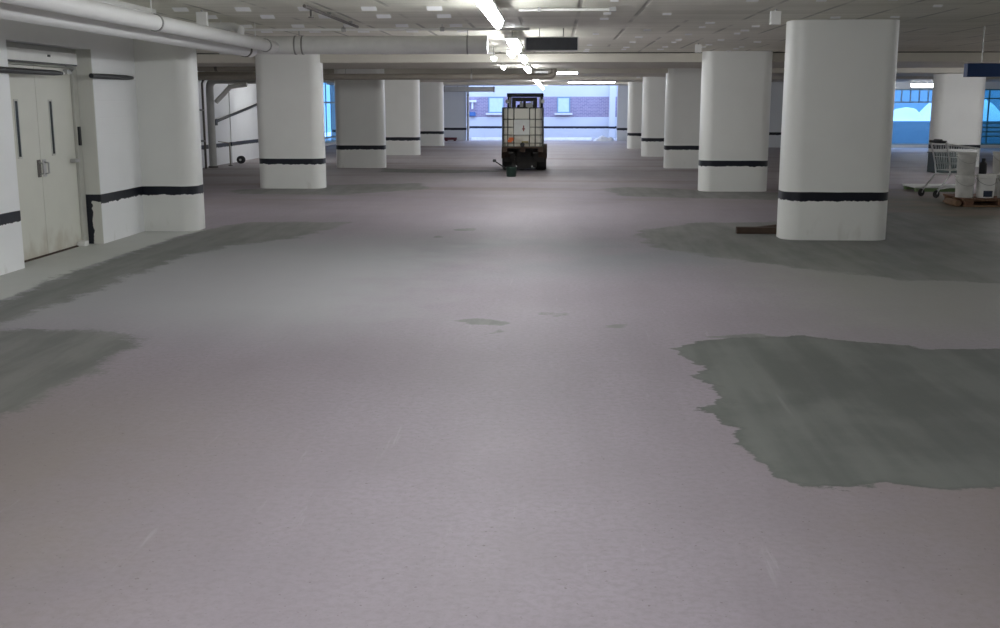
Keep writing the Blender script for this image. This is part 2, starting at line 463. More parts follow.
def sdf(P, poly):
    A = np.array(poly); B = np.roll(A, -1, 0)
    d = np.full(len(P), 1e9); ins = np.zeros(len(P), bool)
    for a, b in zip(A, B):
        e = b-a; t = np.clip(((P-a)@e)/(e@e), 0, 1)
        d = np.minimum(d, np.hypot(*(P-(a+t[:, None]*e)).T))
        c = ((a[1] > P[:, 1]) != (b[1] > P[:, 1])) & (P[:, 0] < (b[0]-a[0])*(P[:, 1]-a[1])/((b[1]-a[1]) or 1e-9)+a[0])
        ins ^= c
    return np.where(ins, d, -d)
def build_floor():
    xs = list(np.arange(-12, -6, 1.0))+list(np.arange(-6, 8.01, .1))+list(np.arange(9, 30.1, 1.0))
    ys = list(np.arange(-5, 3.5, .5))+list(np.arange(3.5, 30.01, .1))+list(np.arange(31, 52.1, 1.0))
    X, Y = np.meshgrid(xs, ys); P = np.stack([X.ravel(), Y.ravel()], 1)
    nx = len(xs)
    mb = MB(); mb.v = [(float(a), float(b), 0.0) for a, b in P]
    for j in range(len(ys)-1):
        for i in range(nx-1):
            k = j*nx+i; mb.f.append((k, k+1, k+1+nx, k+nx)); mb.m.append(0); mb.sm.append(False)
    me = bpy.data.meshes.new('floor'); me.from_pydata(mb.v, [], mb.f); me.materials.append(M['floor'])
    for nm, polys in POLY.items():
        s = np.max([np.clip(sdf(P, p)*(4.5 if np.ptp(np.array(p)[:, 1]) < .8 else 1), -1.0, .35) for p in polys], axis=0)
        a = me.attributes.new(nm, 'FLOAT', 'POINT'); a.data.foreach_set('value', s.astype(np.float32))
    o = bpy.data.objects.new('floor', me); COL.objects.link(o); o['kind'] = 'structure'
build_floor()

# ------------------------------------------------------------------ ceiling with added glint tabs, beams
mb = MB(); mb.box(-12, 24, -5, 44.2, CEIL, CEIL+.12); mb.box(-12, 4.6, 44.2, 52.2, CEIL, CEIL+.12)
rows_r = [.56, 1.23, 1.90, 2.57, 3.24, 3.91, 4.58]
rows_l = [-1.28, -1.97, -2.64, -3.31, -3.98]
TILT2 = Matrix.Rotation(math.radians(-24), 3, 'X')      # made-up tabs, tilted to catch light as bright ceiling dashes
def in_beam(y): return any(a-.15 < y < b+.15 for a, b in ((21.92, 25.6), (29.42, 33.0), (36.75, 40.5), (45.2, 48.0)))
for x in rows_r:
    for k in range(60):
        y = 9.0+.72*k+random.uniform(-.12, .12)
        if in_beam(y) or y > 51 or random.random() < .38 or x > 4.2: continue
        w = random.uniform(.04, .06); d = random.uniform(.07, .15)
        mb.box(x-w, x+w, y-.022, y+.022, CEIL-.012, CEIL-.008, 1, rot=TILT2)
for x in rows_l:
    for k in range(34):
        y = 9.0+1.25*k+(0 if k % 2 else .25)
        if in_beam(y) or y > 51: continue
        mb.box(x-.08, x+.08, y-.045, y+.045, CEIL-.018, CEIL-.013, 1, rot=TILT2)
struct('ceiling', mb, ['ceiling', 'clip'])
for i, (y0, y1) in enumerate(((21.92, 25.6), (29.42, 33.0), (36.75, 40.5), (45.2, 48.0))):
    xr = 23.8 if y1 < 44 else 4.4
    mb = MB(); mb.box(-9.4, xr, y0, y1, 2.47, CEIL-.018)
    mb.box(-9.4, xr, y0+.06, y1-.06, CEIL-.02, CEIL+.02, 1)     # dark packing gap above the dropped slab band
    struct('beam' if i == 0 else 'beam.%03d' % i, mb, ['beam', 'blackpaint'], bevel=.012)

# ------------------------------------------------------------------ walls
XL = -5.45
def wallbox(name, *a, mat='wall'):
    mb = MB(); mb.box(*a); return struct(name, mb, mat)
# left wall: near run, head over the door recess, far run up to the first column
mb = MB()
mb.box(XL-.3, XL, -5, 10.86, 0, CEIL)
mb.box(XL-.3, XL, 10.86, 12.87, 2.29, CEIL)
mb.box(XL-.3, XL, 12.87, 14.3, 0, CEIL)
struct('wall_left', mb, 'wall')
mb = MB(); mb.box(XL-.295, XL-.004, 12.862, 12.872, 0, 2.29); struct('trim_1', mb, 'return')
wallbox('wall_left_return', -9.4, -5.93, 14.55, 14.75, 0, CEIL)
wallbox('wall_service', -9.7, -9.4, 14.55, 44.45, 0, CEIL)
wallbox('wall_service_far', -9.7, -9.4, 47.6, 52.2, 0, CEIL)
mb = MB(); mb.box(-9.7, -9.4, 44.45, 47.6, 2.62, CEIL); mb.box(-9.7, -9.4, 44.45, 47.6, 0, .1); struct('trim_2', mb, 'white')
mb = MB(); mb.box(-9.42, -9.37, 31.5, 32.0, 0, CEIL); struct('wall_service_pier', mb, 'wall')
wallbox('wall_behind', -12, 24, -5.2, -5, 0, CEIL, mat='white')
mb = MB(); mb.box(-12, -11.8, -5, 14.6, 0, CEIL); mb.box(-12, -9.4, 14.5, 14.7, 0, CEIL); struct('wall_outer_left', mb, 'white')
wallbox('wall_right', 23.8, 24, -5, 44.2, 0, CEIL, mat='white')
wallbox('wall_end_left', -9.4, -4.22, 52, 52.25, 0, CEIL, mat='bay_wall')
wallbox('wall_end_right', 2.86, 4.6, 52, 52.25, 0, CEIL, mat='bay_wall')
wallbox('wall_bay_side', 4.4, 4.6, 44, 52, 0, CEIL, mat='bay_wall')
# end wall of the right bay with two window openings
WIN = [(12.1, 15.4), (16.2, 20.0)]
mb = MB()
mb.box(4.4, WIN[0][0], 44, 44.2, 0, CEIL); mb.box(WIN[0][1], WIN[1][0], 44, 44.2, 0, CEIL); mb.box(WIN[1][1], 24, 44, 44.2, 0, CEIL)
for a, b in WIN:
    mb.box(a, b, 44, 44.2, 0, .12); mb.box(a, b, 44, 44.2, 2.26, CEIL)
struct('wall_bay', mb, 'bay_wall')

# windows of the right bay
def bay_window(name, a, b, frame, glass, bars, rail_zs):
    e = bpy.data.objects.new(name, None); COL.objects.link(e); e.location = (a, 44.1, .12); e['kind'] = 'structure'
    f = MB(); t = .05
    f.box(a, b, 44.05, 44.15, .12, .12+t); f.box(a, b, 44.05, 44.15, 2.26-t, 2.26)
    f.box(a, a+t, 44.05, 44.15, .12, 2.26); f.box(b-t, b, 44.05, 44.15, .12, 2.26)
    for z in rail_zs: f.box(a, b, 44.06, 44.14, z-.025, z+.025)
    for (x, z0, z1) in bars: f.box(x-.02, x+.02, 44.06, 44.14, z0, z1)
    obj('window_frame', f, frame, e)
    g = MB(); g.box(a+t, b-t, 44.095, 44.105, .17, 2.21); obj('window_pane', g, glass, e)
bay_window('window_1', *WIN[0], 'frame_blue', 'glass', [(12.1+.34*k, 1.76, 2.21) for k in range(1, 10)], [1.76])
bay_window('window_2', *WIN[1], 'teal', 'glass_teal', [(16.2+.62*k, .17, 2.21) for k in range(1, 6)], [.45, .62, .79, .96, 1.9])

# outside the right bay: pale ground, blue shaded wall, ploughed snow heap
wallbox('ground_outside', 4.6, 40, 44.2, 66, -.12, 0.012, mat='ext_ground')
wallbox('wall_outside', 4.6, 40, 60, 60.3, 0, 7, mat='ext_wall')
def snow_heap(lumps, label):
    mb = MB(); x0, x1, y0, y1, nx, ny = 13.6, 21.3, 48.6, 54.3, 64, 40; vs = []; fs = []
    for j in range(ny):
        for i in range(nx):
            x = x0+(x1-x0)*i/(nx-1); y = y0+(y1-y0)*j/(ny-1); z = -.03
            for cx, cy, rx, ry, h, seed in lumps:
                u = (x-cx)/rx; v = (y-cy)/ry
                z = max(z, h*max(0, 1-math.hypot(u, v)**1.8)**.7*(1+.5*noise.noise(Vector((u*2.1+seed, v*2.1, seed))))-.03)
            vs.append((x, y, z))
    for j in range(ny-1):
        for i in range(nx-1):
            k = j*nx+i; fs.append((k, k+1, k+1+nx, k+nx))
    mb.add(vs, fs, 0, True)
    tag(obj('snow_heap', mb, 'snow'), label, 'snow heap')
snow_heap([(18.5, 51.5, 2.6, 2.6, 2.1, 3.1), (15.9, 50.8, 2.0, 1.6, 1.42, 7.7)], 'bright white snow heap outside the blue window of the right bay')
wallbox('shade_wall_outside', 4.6, 30, 47.6, 47.9, 0, .98, mat='ext_low')  # added low wall, its dark blue stands for shaded snow
# service gate on the left: blue-lit glazed gate
e = bpy.data.objects.new('door_2', None); COL.objects.link(e); e.location = (-9.5, 46, 0); e['kind'] = 'structure'
f = MB()
for z in (.1, .28, 1.72, 2.56): f.box(-9.55, -9.47, 44.45, 47.6, z, z+.07)
for k in range(4): f.box(-9.53, -9.49, 44.45+1.03*k, 44.51+1.03*k, .1, 2.62)
obj('gate_frame', f, 'frame_pale', e)
g = MB(); g.box(-9.515, -9.505, 44.45, 47.6, .1, 2.62); obj('gate_pane', g, 'glass', e)
wallbox('ground_outside_left', -30, -9.7, 40, 56, -.12, 0.012, mat='ext_ground')

wallbox('sky_screen_left', -14.3, -14, 40, 80, 0, 6, mat='ext_left')  # added wall beyond the gate, holds back the bright sky
# ------------------------------------------------------------------ light court at the far end
wallbox('ground_court', -9.4, 4.6, 52.25, 56.2, -.1, 0.0, mat='concrete')
mb = MB()
mb.box(-9.4, 6, 56, 56.2, 0, 1.06, 0); mb.box(-9.4, 6, 56, 56.2, 1.06, 2.06, 1); mb.box(-9.4, 6, 56, 56.2, 2.06, 2.75, 0)
mb.box(2.66, 2.95, 55.4, 56.0, 0, 2.75, 0)
struct('wall_court', mb, ['bay_wall', 'brick'])
wallbox('wall_court_right', 5.4, 5.6, 52.2, 56.2, 0, 2.75, mat='white')
wallbox('wall_court_left', -9.6, -9.4, 52.2, 56.2, 0, 2.75, mat='white')
for i, (x0, x1) in enumerate(((-3.42, -2.62), (.05, .71))):
    e = bpy.data.objects.new('window_%d' % (i+3), None); COL.objects.link(e); e.location = (x0, 56, 1.25); e['kind'] = 'structure'
    f = MB(); f.box(x0, x1, 55.94, 56.01, 1.25, 1.31); f.box(x0, x1, 55.94, 56.01, 2.0, 2.05); f.box(x0, x0+.06, 55.94, 56.01, 1.31, 2.0); f.box(x1-.06, x1, 55.94, 56.01, 1.31, 2.0)
    obj('window_frame', f, 'frame_blue', e)
    g = MB(); g.box(x0+.06, x1-.06, 55.96, 55.99, 1.31, 2.0); obj('window_pane', g, 'blind', e)
    s = MB(); s.box(x0-.12, x1+.12, 55.82, 56.01, 1.16, 1.25); obj('window_sill', s, 'white', e)
mb = MB(); mb.box(-4.0, 1.7, 52.3, 52.6, -.02, .13); struct('trim_3', mb, 'kerb')

# ------------------------------------------------------------------ columns
def column_mesh(w=1.31, d=.58, r=.21):
    mb = MB(); mb.prism(rrect(-w/2, w/2, 0, d, r, 10), 0, CEIL-.005); return mb
cg = 'white round-cornered columns'
cols = [
 (3.485, 13.65, 'large white column nearest on the right, a brown timber lying at its foot'),
 (3.465, 21.4, 'white striped column, second back on the right side of the aisle'),
 (3.55, 29.3, 'white striped column, third back on the right side of the aisle'),
 (3.46, 36.0, 'white striped column, fourth back on the right side of the aisle'),
 (3.42, 42.6, 'white striped column farthest back on the right side of the aisle'),
 (-5.415, 14.2, 'white striped column joined to the left wall just past the double door'),
 (-5.32, 21.75, 'white striped column on the left, behind the capped ends of the big pipes'),
 (-5.21, 29.05, 'shaded white striped column, third back on the left side of the aisle'),
 (-5.205, 36.6, 'white striped column, fourth back on the left side of the aisle'),
 (-5.25, 45.0, 'bluish white striped column farthest back on the left side of the aisle'),
 (10.84, 30.3, 'white column standing behind the shopping trolley in the right bay'),
]
c0 = obj('column', column_mesh(), 'column')
for i, (x, y, lab) in enumerate(cols):
    o = c0 if i == 0 else c0.copy()
    if i: COL.objects.link(o)
    o.location = (x, y, 0); tag(o, lab, 'column', cg, 'thing')

# white boxes hung at the ceiling beside columns
def ceiling_box(x, y, s, label):
    t = thing('junction_box', label, 'junction box', (x, y, CEIL-.02), 0, 'white boxes under the ceiling')
    b = MB(); b.box(x-s/2, x+s/2, y, y+.06, CEIL-.02-s*1.25, CEIL-.02); obj('housing', b, 'white', t, bevel=.008)
    c = MB(); c.tube([(x, y+.03, CEIL-.03), (x, y+.03, CEIL+.01)], .012, 8); obj('hanger', c, 'strap', t)
ceiling_box(2.345, 12.2, .115, 'small white box under the ceiling beside the nearest right column')
ceiling_box(2.36, 18.8, .105, 'small white box under the ceiling beside the second right column')
ceiling_box(2.6, 35.5, .12, 'tiny white box under the ceiling far back on the right')
ceiling_box(-3.84, 12.0, .118, 'square white box under the ceiling above the big left pipes')

# ------------------------------------------------------------------ double door in the left wall
XD = -5.66
d = bpy.data.objects.new('door_1', None); COL.objects.link(d); d.location = (XD, 11.84, 0); d['kind'] = 'structure'
mb = MB()
mb.box(XD-.1, XD+.03, 10.86, 10.95, 0, 2.29); mb.box(XD-.1, XD+.03, 12.73, 12.86, 0, 2.29); mb.box(XD-.1, XD+.03, 10.95, 12.73, 2.07, 2.29)
obj('door_frame', mb, 'doorframe', d, bevel=.006)
for (y0, y1, hinge) in ((10.955, 11.837, 0), (11.843, 12.725, 1)):
    m = MB(); m.box(XD-.05, XD, y0, y1, .015, 2.065); leaf = obj('door_leaf', m, 'door', d, bevel=.004)
    yv = 11.37 if not hinge else 12.16
    m = MB(); m.box(XD-.003, XD+.004, yv-.03, yv+.03, 1.11, 1.69, 0)
    obj('vision_panel', m, 'glass_dark', leaf)
    m = MB()
    m.box(XD-.002, XD+.007, yv-.045, yv-.03, 1.09, 1.71); m.box(XD-.002, XD+.007, yv+.03, yv+.045, 1.09, 1.71)
    m.box(XD-.002, XD+.007, yv-.03, yv+.03, 1.69, 1.71); m.box(XD-.002, XD+.007, yv-.03, yv+.03, 1.09, 1.11)
    obj('panel_bead', m, 'doorframe', leaf)
    yh = 11.78 if not hinge else 11.91
    m = MB(); m.box(XD-.002, XD+.006, yh-.04, yh+.04, .87, 1.06)
    pl = obj('pull_plate', m, 'dark_pipe' if not hinge else 'steel', leaf, bevel=.003)
    m = MB(); m.tube([(XD+.004, yh, .90), (XD+.05, yh, .91), (XD+.05, yh, 1.02), (XD+.004, yh, 1.03)], .011, 8); obj('pull_handle', m, 'steel', pl)
m = MB()
m.box(XD-.01, XD+.12, 11.0, 12.68, 2.10, 2.23); obj('operator_box', m, 'white', d, bevel=.008)
m = MB(); m.box(XD+.10, XD+.125, 11.02, 12.66, 2.088, 2.105); obj('operator_track', m, 'black', d)
m = MB(); m.box(XD+.119, XD+.126, 11.93, 11.99, 2.165, 2.19); obj('operator_switch', m, 'black', d)
m = MB(); m.tube([(XD+.06, 12.5, 2.09), (XD+.10, 12.62, 2.06), (XD+.02, 12.70, 2.02)], .012, 8); m.box(XD, XD+.05, 12.55, 12.68, 2.0, 2.05); obj('closer_arm', m, 'steel', d)
m = MB(); m.box(XD+.03, XD+.055, 12.755, 12.80, 1.18, 1.40); obj('lock_box', m, 'black', d, bevel=.004)
m = MB(); m.box(XD+.0, XD+.07, 12.56, 12.70, .99, 1.03); obj('latch_bolt', m, 'steel', d, bevel=.006)
m = MB(); m.box(XD, XD+.10, 12.58, 12.70, .0, .06); obj('door_stop', m, 'white', d, bevel=.01)
m = MB(); m.box(XD-.1, XD+.02, 10.95, 12.73, 0, .014); obj('threshold', m, 'timber_dark', d)

def bar_on_wall(y0, y1, label, x=XL+.045):
    t = thing('wall_bar', label, 'bar', (XL, (y0+y1)/2, 2.0), 0, 'black bars at head height')
    b = MB(); b.tube([(x, y0, 1.985), (x, y0+.3, 1.985), (x, y1-.2, 1.99), (x, y1, 1.99)], [.028, .032, .03, .02], 12); obj('rod', b, 'blackpaint', t)
    b = MB()
    if x > XL+.03: b.tube([(XL-.01, y1-.05, 1.99), (x+.02, y1-.05, 1.99)], .012, 8); b.tube([(XL-.01, max(y0+.4, 9.9 if y0 < 10 else 0), 1.985), (x+.02, max(y0+.4, 9.9 if y0 < 10 else 0), 1.985)], .012, 8)
    b.lathe([(.012, 0), (.022, .01), (.022, .03), (.008, .035)], 12, c=(x, y1, 1.99), axis='y')
    obj('end_knob', b, 'white', t)
bar_on_wall(9.0, 11.95, 'black bar at head height reaching across the grey double door')
bar_on_wall(12.72, 13.98, 'short black bar at head height on the white wall right of the door')

# ------------------------------------------------------------------ pipes
def hanger(mb, x, y, ztop, r, zc):
    mb.tube([(x, y, ztop), (x, y, zc+r)], .006, 6)
def ring(mb, c, r, axis, w=.02, mi=0):
    a = [(r, -w), (r+.006, -w), (r+.006, w), (r, w)]
    mb.lathe(a, 24, mi, c, axis)
# two big white jacketed pipes along the left wall
t = thing('jacketed_pipe', 'upper of two big white jacketed pipes at the left, with a domed end', 'pipe', (-3.77, 5, 2.41))
b = MB(); b.tube([(-3.77, -4.9, 2.41), (-3.77, 14.36, 2.41)], .074, 24); obj('jacket', b, 'pipe', t)
b = MB(); b.lathe([(.080, 14.36), (.081, 14.74), (.07, 14.80), (.04, 14.82)], 24, c=(-3.77, 0, 2.41), axis='y'); obj('end_cap', b, 'pipe', t)
b = MB(); ring(b, (-3.77, 14.36, 2.41), .079, 'y', .018); ring(b, (-3.77, 10.4, 2.41), .075, 'y', .015); obj('band', b, 'strap', t)
b = MB(); hanger(b, -3.8, 14.0, CEIL+.02, .074, 2.41); hanger(b, -3.8, 10.4, CEIL+.02, .074, 2.41); hanger(b, -3.8, 6.4, CEIL+.02, .074, 2.41); obj('hanger_rod', b, 'white', t)
b = MB(); b.tube([(-3.77, 13.2, 2.44), (-3.77, 13.25, 2.53), (-3.88, 13.35, 2.575), (-4.2, 13.4, 2.58), (-4.6, 13.4, 2.58)], .05, 16); obj('branch_elbow', b, 'pipe', t)
t = thing('jacketed_pipe', 'lower of two big white jacketed pipes at the left, nearer the wall', 'pipe', (-4.08, 5, 2.38))
b = MB(); b.tube([(-4.08, -4.9, 2.362), (-4.08, 14.45, 2.362)], .086, 24); obj('jacket', b, 'pipe', t)
b = MB(); b.lathe([(.088, 14.45), (.088, 14.75), (.07, 14.85), (.03, 14.88)], 24, c=(-4.08, 0, 2.362), axis='y'); obj('end_cap', b, 'pipe', t)
b = MB(); ring(b, (-4.08, 14.5, 2.362), .089, 'y', .03); obj('band', b, 'dark_pipe', t)
b = MB(); hanger(b, -4.05, 13.4, CEIL+.02, .08, 2.38); hanger(b, -4.05, 9, CEIL+.02, .08, 2.38); obj('hanger_rod', b, 'white', t)
# big pipe crossing the aisle
t = thing('cross_pipe', 'big pale pipe crossing the ceiling from the left pipes to the light row', 'pipe', (-2.2, 15.12, 2.45))
b = MB(); b.tube([(-4.6, 15.12, 2.45), (-.93, 15.12, 2.45)], .121, 28); obj('jacket', b, 'pipe_grey' if 0 else 'white', t)
b = MB()
for x in (-3.55, -3.45, -1.2): ring(b, (x, 15.12, 2.45), .122, 'x', .01)
obj('band', b, 'strap', t)
b = MB(); hanger(b, -3.5, 15.12, CEIL+.02, .12, 2.45); hanger(b, -1.2, 15.12, CEIL+.02, .12, 2.45); obj('hanger_rod', b, 'strap', t)
# thin conduit in front of it
t = thing('conduit', 'thin white conduit under the ceiling just before the big crossing pipe', 'conduit', (-2.2, 14.3, 2.60))
b = MB(); b.tube([(-4.5, 14.3, 2.60), (-.35, 14.3, 2.60)], .016, 10); obj('tube', b, 'white', t)
b = MB()
for x in (-2.73, -1.46): b.lathe([(.016, -.03), (.028, -.025), (.028, .025), (.016, .03)], 12, c=(x, 14.3, 2.60), axis='x'); b.tube([(x, 14.3, 2.61), (x, 14.3, CEIL+.01)], .007, 6)
obj('coupling', b, 'steel', t)
t = thing('conduit', 'thin greenish white conduit under the ceiling right of the first lights', 'conduit', (.3, 11.9, 2.63))
b = MB(); b.tube([(-.4, 11.9, 2.637), (.62, 11.9, 2.637)], .016, 10); obj('tube', b, 'white', t)
b = MB(); b.box(.55, .62, 11.86, 11.94, CEIL-.045, CEIL+.01); b.box(-.2, -.17, 11.87, 11.93, CEIL-.045, CEIL+.01); obj('clamp', b, 'steel', t)
# sprinkler line along the aisle
t = thing('sprinkler_pipe', 'dark thin sprinkler pipe with a head under the ceiling on the left', 'pipe', (-2.53, 13, 2.62))
b = MB(); b.tube([(-2.53, 11.2, 2.625), (-2.53, 14.2, 2.625)], .017, 10); obj('tube', b, 'dark_pipe', t)
b = MB(); b.tube([(-2.53, 11.5, 2.625), (-2.53, 11.5, 2.55)], .013, 8); b.lathe([(.03, 0), (.03, .006), (.01, .012), (.01, .03)], 12, c=(-2.53, 11.5, 2.535)); obj('sprinkler_head', b, 'dark_pipe', t)
b = MB(); b.box(-2.55, -2.51, 12.4, 12.44, 2.63, CEIL+.01); b.box(-2.55, -2.51, 13.7, 13.74, 2.63, CEIL+.01); obj('clamp', b, 'strap', t)
# bare fixture strip above the left pipes
t = thing('cable_trunking', 'narrow white trunking under the ceiling beside the square white box', 'trunking', (-4.35, 11.2, 2.62))
b = MB(); b.box(-4.38, -4.31, 10.2, 11.95, 2.615, CEIL+.005); obj('body', b, 'white', t, bevel=.005)
b = MB(); b.box(-4.372, -4.318, 10.25, 11.9, 2.608, 2.616); obj('lid', b, 'clip', t)
# pipe with an upturned elbow
t = thing('elbow_pipe', 'grey pipe crossing far down the aisle with an upturned elbow end', 'pipe', (-3, 26.3, 2.31))
arc = [(-.17+.11*math.sin(a), 26.3, 2.36+.0-.11*math.cos(a)+.06) for a in [k*PI/12 for k in range(7)]]
b = MB(); b.tube([(-9.3, 26.3, 2.31), (-.3, 26.3, 2.31)]+arc+[(-.06, 26.3, 2.48), (-.06, 26.3, CEIL+.01)], .072, 16); obj('tube', b, 'pipe_brown', t)
b = MB(); b.box(-.5, -.2, 26.15, 26.45, 2.385, 2.43); ring(b, (-2.0, 26.3, 2.31), .073, 'x', .02); obj('bracket', b, 'steel', t)
b = MB(); hanger(b, -2.0, 26.3, CEIL+.01, .07, 2.31); hanger(b, -5, 26.3, CEIL+.01, .07, 2.31); hanger(b, -.35, 26.3, CEIL+.01, .0, 2.40); obj('hanger_rod', b, 'strap', t)

# ------------------------------------------------------------------ hanging signs
def sign(x0, x1, z0, z1, y, face, label, edge):
    t = thing('hanging_sign', label, 'sign', ((x0+x1)/2, y, z0))
    b = MB(); b.box(x0, x1, y, y+.14, z0, z1); obj('casing', b, edge, t, bevel=.006)
    b = MB(); b.box(x0+.025, x1-.012, y-.006, y+.002, z0+.012, z1-.012); obj('face', b, face, t)
    b = MB()
    for x in (x0+.2, x1-.2): b.tube([(x, y+.07, z1-.01), (x, y+.07, CEIL+.01)], .008, 6)
    obj('hanger_rod', b, 'strap', t)
sign(-.43, .29, 2.36, 2.545, 15.0, 'sign_dark', 'dark blank sign box with white edge hanging right of the light row', 'white')
sign(5.41, 6.6, 2.015, 2.19, 15.0, 'sign_blue', 'blue sign board hanging at the upper right edge above the trolley', 'sign_blue')

# ------------------------------------------------------------------ fluorescent lights
def light(y0, y1, label, x=-.62, z=2.44, group='fluorescent lights of the central row', along='y', tube='tube', top=CEIL, ws=1.0):
    yc = (y0+y1)/2
    loc = (x, yc, z) if along == 'y' else (yc, x, z)
    t = thing('fluorescent_light', label, 'light', loc, 0, group)
    def bx(m, a0, a1, b0, b1, c0, c1):
        if along == 'y': m.box(a0, a1, b0, b1, c0, c1)
        else: m.box(b0, b1, a0, a1, c0, c1)
    b = MB(); bx(b, x-.07*ws, x+.07*ws, y0, y1, z+.08*ws, z+.08*ws+.03); obj('housing', b, 'white', t, bevel=.006)
    b = MB()
    prof = [(.052*ws*math.cos(a), .074*ws*math.sin(a)) for a in [PI-.12+(PI+.24)*k/16 for k in range(17)]]
    vs = []
    for yy in (y0+.02, y1-.02):
        for px, pz in prof: vs.append((x+px, yy, z+.074*ws+pz) if along == 'y' else (yy, x+px, z+.074*ws+pz))
    n = len(prof)
    fs = [(i, i+1, n+i+1, n+i) for i in range(n-1)]+[tuple(range(n)), tuple(range(n, 2*n))[::-1]]
    b.add(vs, fs, 0, True); obj('lens', b, tube, t)
    b = MB()
    for yy in (y0+.3, y1-.3):
        q = (x, yy) if along == 'y' else (yy, x)
        b.tube([(*q, z+.1*ws), (*q, top+.01)], .006, 6)
    obj('hanger_rod', b, 'strap', t)
BE = ((21.92, 25.6), (29.42, 33.0), (36.75, 40.5), (45.2, 48.0))
def topz(y0, y1): return 2.47 if any(a < y0 and y1 < b for a, b in BE) else CEIL
light(7.6, 9.95, 'bright fluorescent light of the central row cut off by the top edge')
light(10.1, 11.9, 'long bright fluorescent light hanging just before the big crossing pipe')
light(15.35, 17.7, 'bright fluorescent light hanging beside the end of the big crossing pipe', ws=1.25)
light(18.3, 19.2, 'short bright fluorescent light just beyond the dark hanging sign', x=-.76)
light(20.0, 21.7, 'bright fluorescent light of the central row just before the first beam')
light(23.0, 25.3, 'bright fluorescent light of the central row under the first beam', z=2.35, top=2.47)
for y in (29.9, 33.4, 37.3, 41.2, 45.6, 48.9):
    light(y, y+2.4, 'distant fluorescent light in the glare above the forklift', z=2.34, top=topz(y, y+2.4), tube='tube_far')
light(19.6, 20.3, 'small light left of the central row, nearer of two', x=-1.12, z=2.43, group='small side lights', ws=.6)
light(23.2, 23.9, 'small light left of the central row, farther of two', x=-1.12, z=2.39, group='small side lights', top=2.47, ws=.6)
light(.45, 2.3, 'fluorescent light lying across the aisle below the far beam', x=43.6, z=2.50, along='x', group='lights across the aisle', tube='tube_far', ws=.7)
light(-.05, .55, 'small light across the aisle between the first and second beams', x=28.2, z=2.42, along='x', group='lights across the aisle', ws=.5)
light(12.9, 13.9, 'bright light in the right bay in front of the blue window', x=41.2, z=2.28, along='x', group='lights of the right bay', tube='tube_far', ws=1.6)
light(10.1, 12.4, 'bright light at the right edge below the blue sign', x=25.0, z=2.24, along='x', group='lights of the right bay', tube='tube_far', ws=1.3)
for x in (10.6, 13.6):  # unseen lamps added to brighten the bay column
    light(x, x+2.35, 'fluorescent light added outside the picture to brighten the right bay column', x=21.2, z=2.40, along='x', tube='tube_far', top=CEIL)
light(13.6, 16, 'fluorescent light added outside the picture to brighten the right bay column', x=25, z=2.24, along='x', tube='tube_far', top=2.47)  # another unseen lamp added for the bay column
for y in (8.0, 14.0):
    light(y, y+2.35, 'fluorescent light added outside the picture to brighten the right bay column', x=11.2, tube='tube_far')
for x, y in ((-7.4, 16.6), (-7.7, 32.3)):  # hidden lamps added to lift the service corner's brightness
    light(y, y+1.2, 'fluorescent light added out of sight behind columns to brighten the service corner', x=x, z=2.42 if y < 20 else 2.32, top=CEIL if y < 20 else 2.47)
for y in (-4.2, -1.7, .8, 3.6):
    light(y, y+2.35, 'fluorescent light of the central row above and behind the viewer')

# ------------------------------------------------------------------ service corner on the left
t = thing('downpipe', 'thick grey vertical pipe with an elbow in the service corner at left', 'pipe', (-9.15, 29, 0))
arc = [(-9.15+.2*(1-math.cos(a)), 29, 2.1+.2*math.sin(a)) for a in [k*PI/12 for k in range(7)]]
b = MB(); b.tube([(-9.15, 29, 0), (-9.15, 29, 1.2)]+arc+[(-6.2, 28.97, 2.30)], .10, 18); obj('tube', b, 'pipe_grey', t)
b = MB(); b.tube([(-8.95, 28.85, 1.72), (-8.55, 28.85, 2.12), (-8.1, 28.85, 2.18)], .065, 14); obj('branch', b, 'white', t)
b = MB(); b.lathe([(.13, 0), (.13, .04), (.105, .05)], 20, c=(-9.15, 29, 0)); obj('floor_flange', b, 'dark_pipe', t)
t = thing('riser', 'thin dark riser pipe close beside the thick grey vertical pipe', 'pipe', (-9.22, 28.6, 0))
b = MB(); b.tube([(-9.22, 28.6, 0), (-9.22, 28.6, 2.2), (-9.18, 28.6, 2.3), (-9.05, 28.6, 2.34), (-6.3, 28.6, 2.34)], .03, 12); obj('tube', b, 'dark_pipe', t)
b = MB(); b.box(-9.41, -9.2, 28.57, 28.63, 1.5, 1.54); b.box(-9.41, -9.2, 28.57, 28.63, .7, .74); obj('clamp', b, 'strap', t)
for (y, z, r, mt, lab) in ((24.0, 2.47, .08, 'pipe_brown', 'brownish pipe high under the ceiling of the service corner, nearer one'),
                           (27.4, 2.40, .07, 'pipe_brown', 'brownish pipe high in the service corner, just before the elbow pipes'),
                           (30.0, 2.34, .055, 'white', 'pale pipe high in the service corner in front of the block wall')):
    t = thing('overhead_pipe', lab, 'pipe', (-7.5, y, z), 0, 'pipes of the service corner')
    b = MB(); b.tube([(-9.41, y, z), (-6.0, y, z-.03)], r, 14); obj('tube', b, mt, t)
    b = MB(); ring(b, (-7.4, y, z-.015), r+.002, 'x', .03); b.tube([(-7.4, y, z+r-.02), (-7.4, y, CEIL+.01)], .008, 6); obj('hanger', b, 'dark_pipe', t)
t = thing('handrail', 'sloping black handrail on the white wall of the service corner', 'handrail', (-9.4, 32, 1.4))
b = MB(); b.tube([(-9.32, 29.9, 1.2), (-9.32, 34.9, 1.74)], .038, 12); obj('rail', b, 'blackpaint', t)
b = MB()
for k in (.03, .4, .75): b.tube([(-9.41, 29.9+5*k, 1.2+.54*k-.05), (-9.32, 29.9+5*k, 1.2+.54*k)], .014, 8)
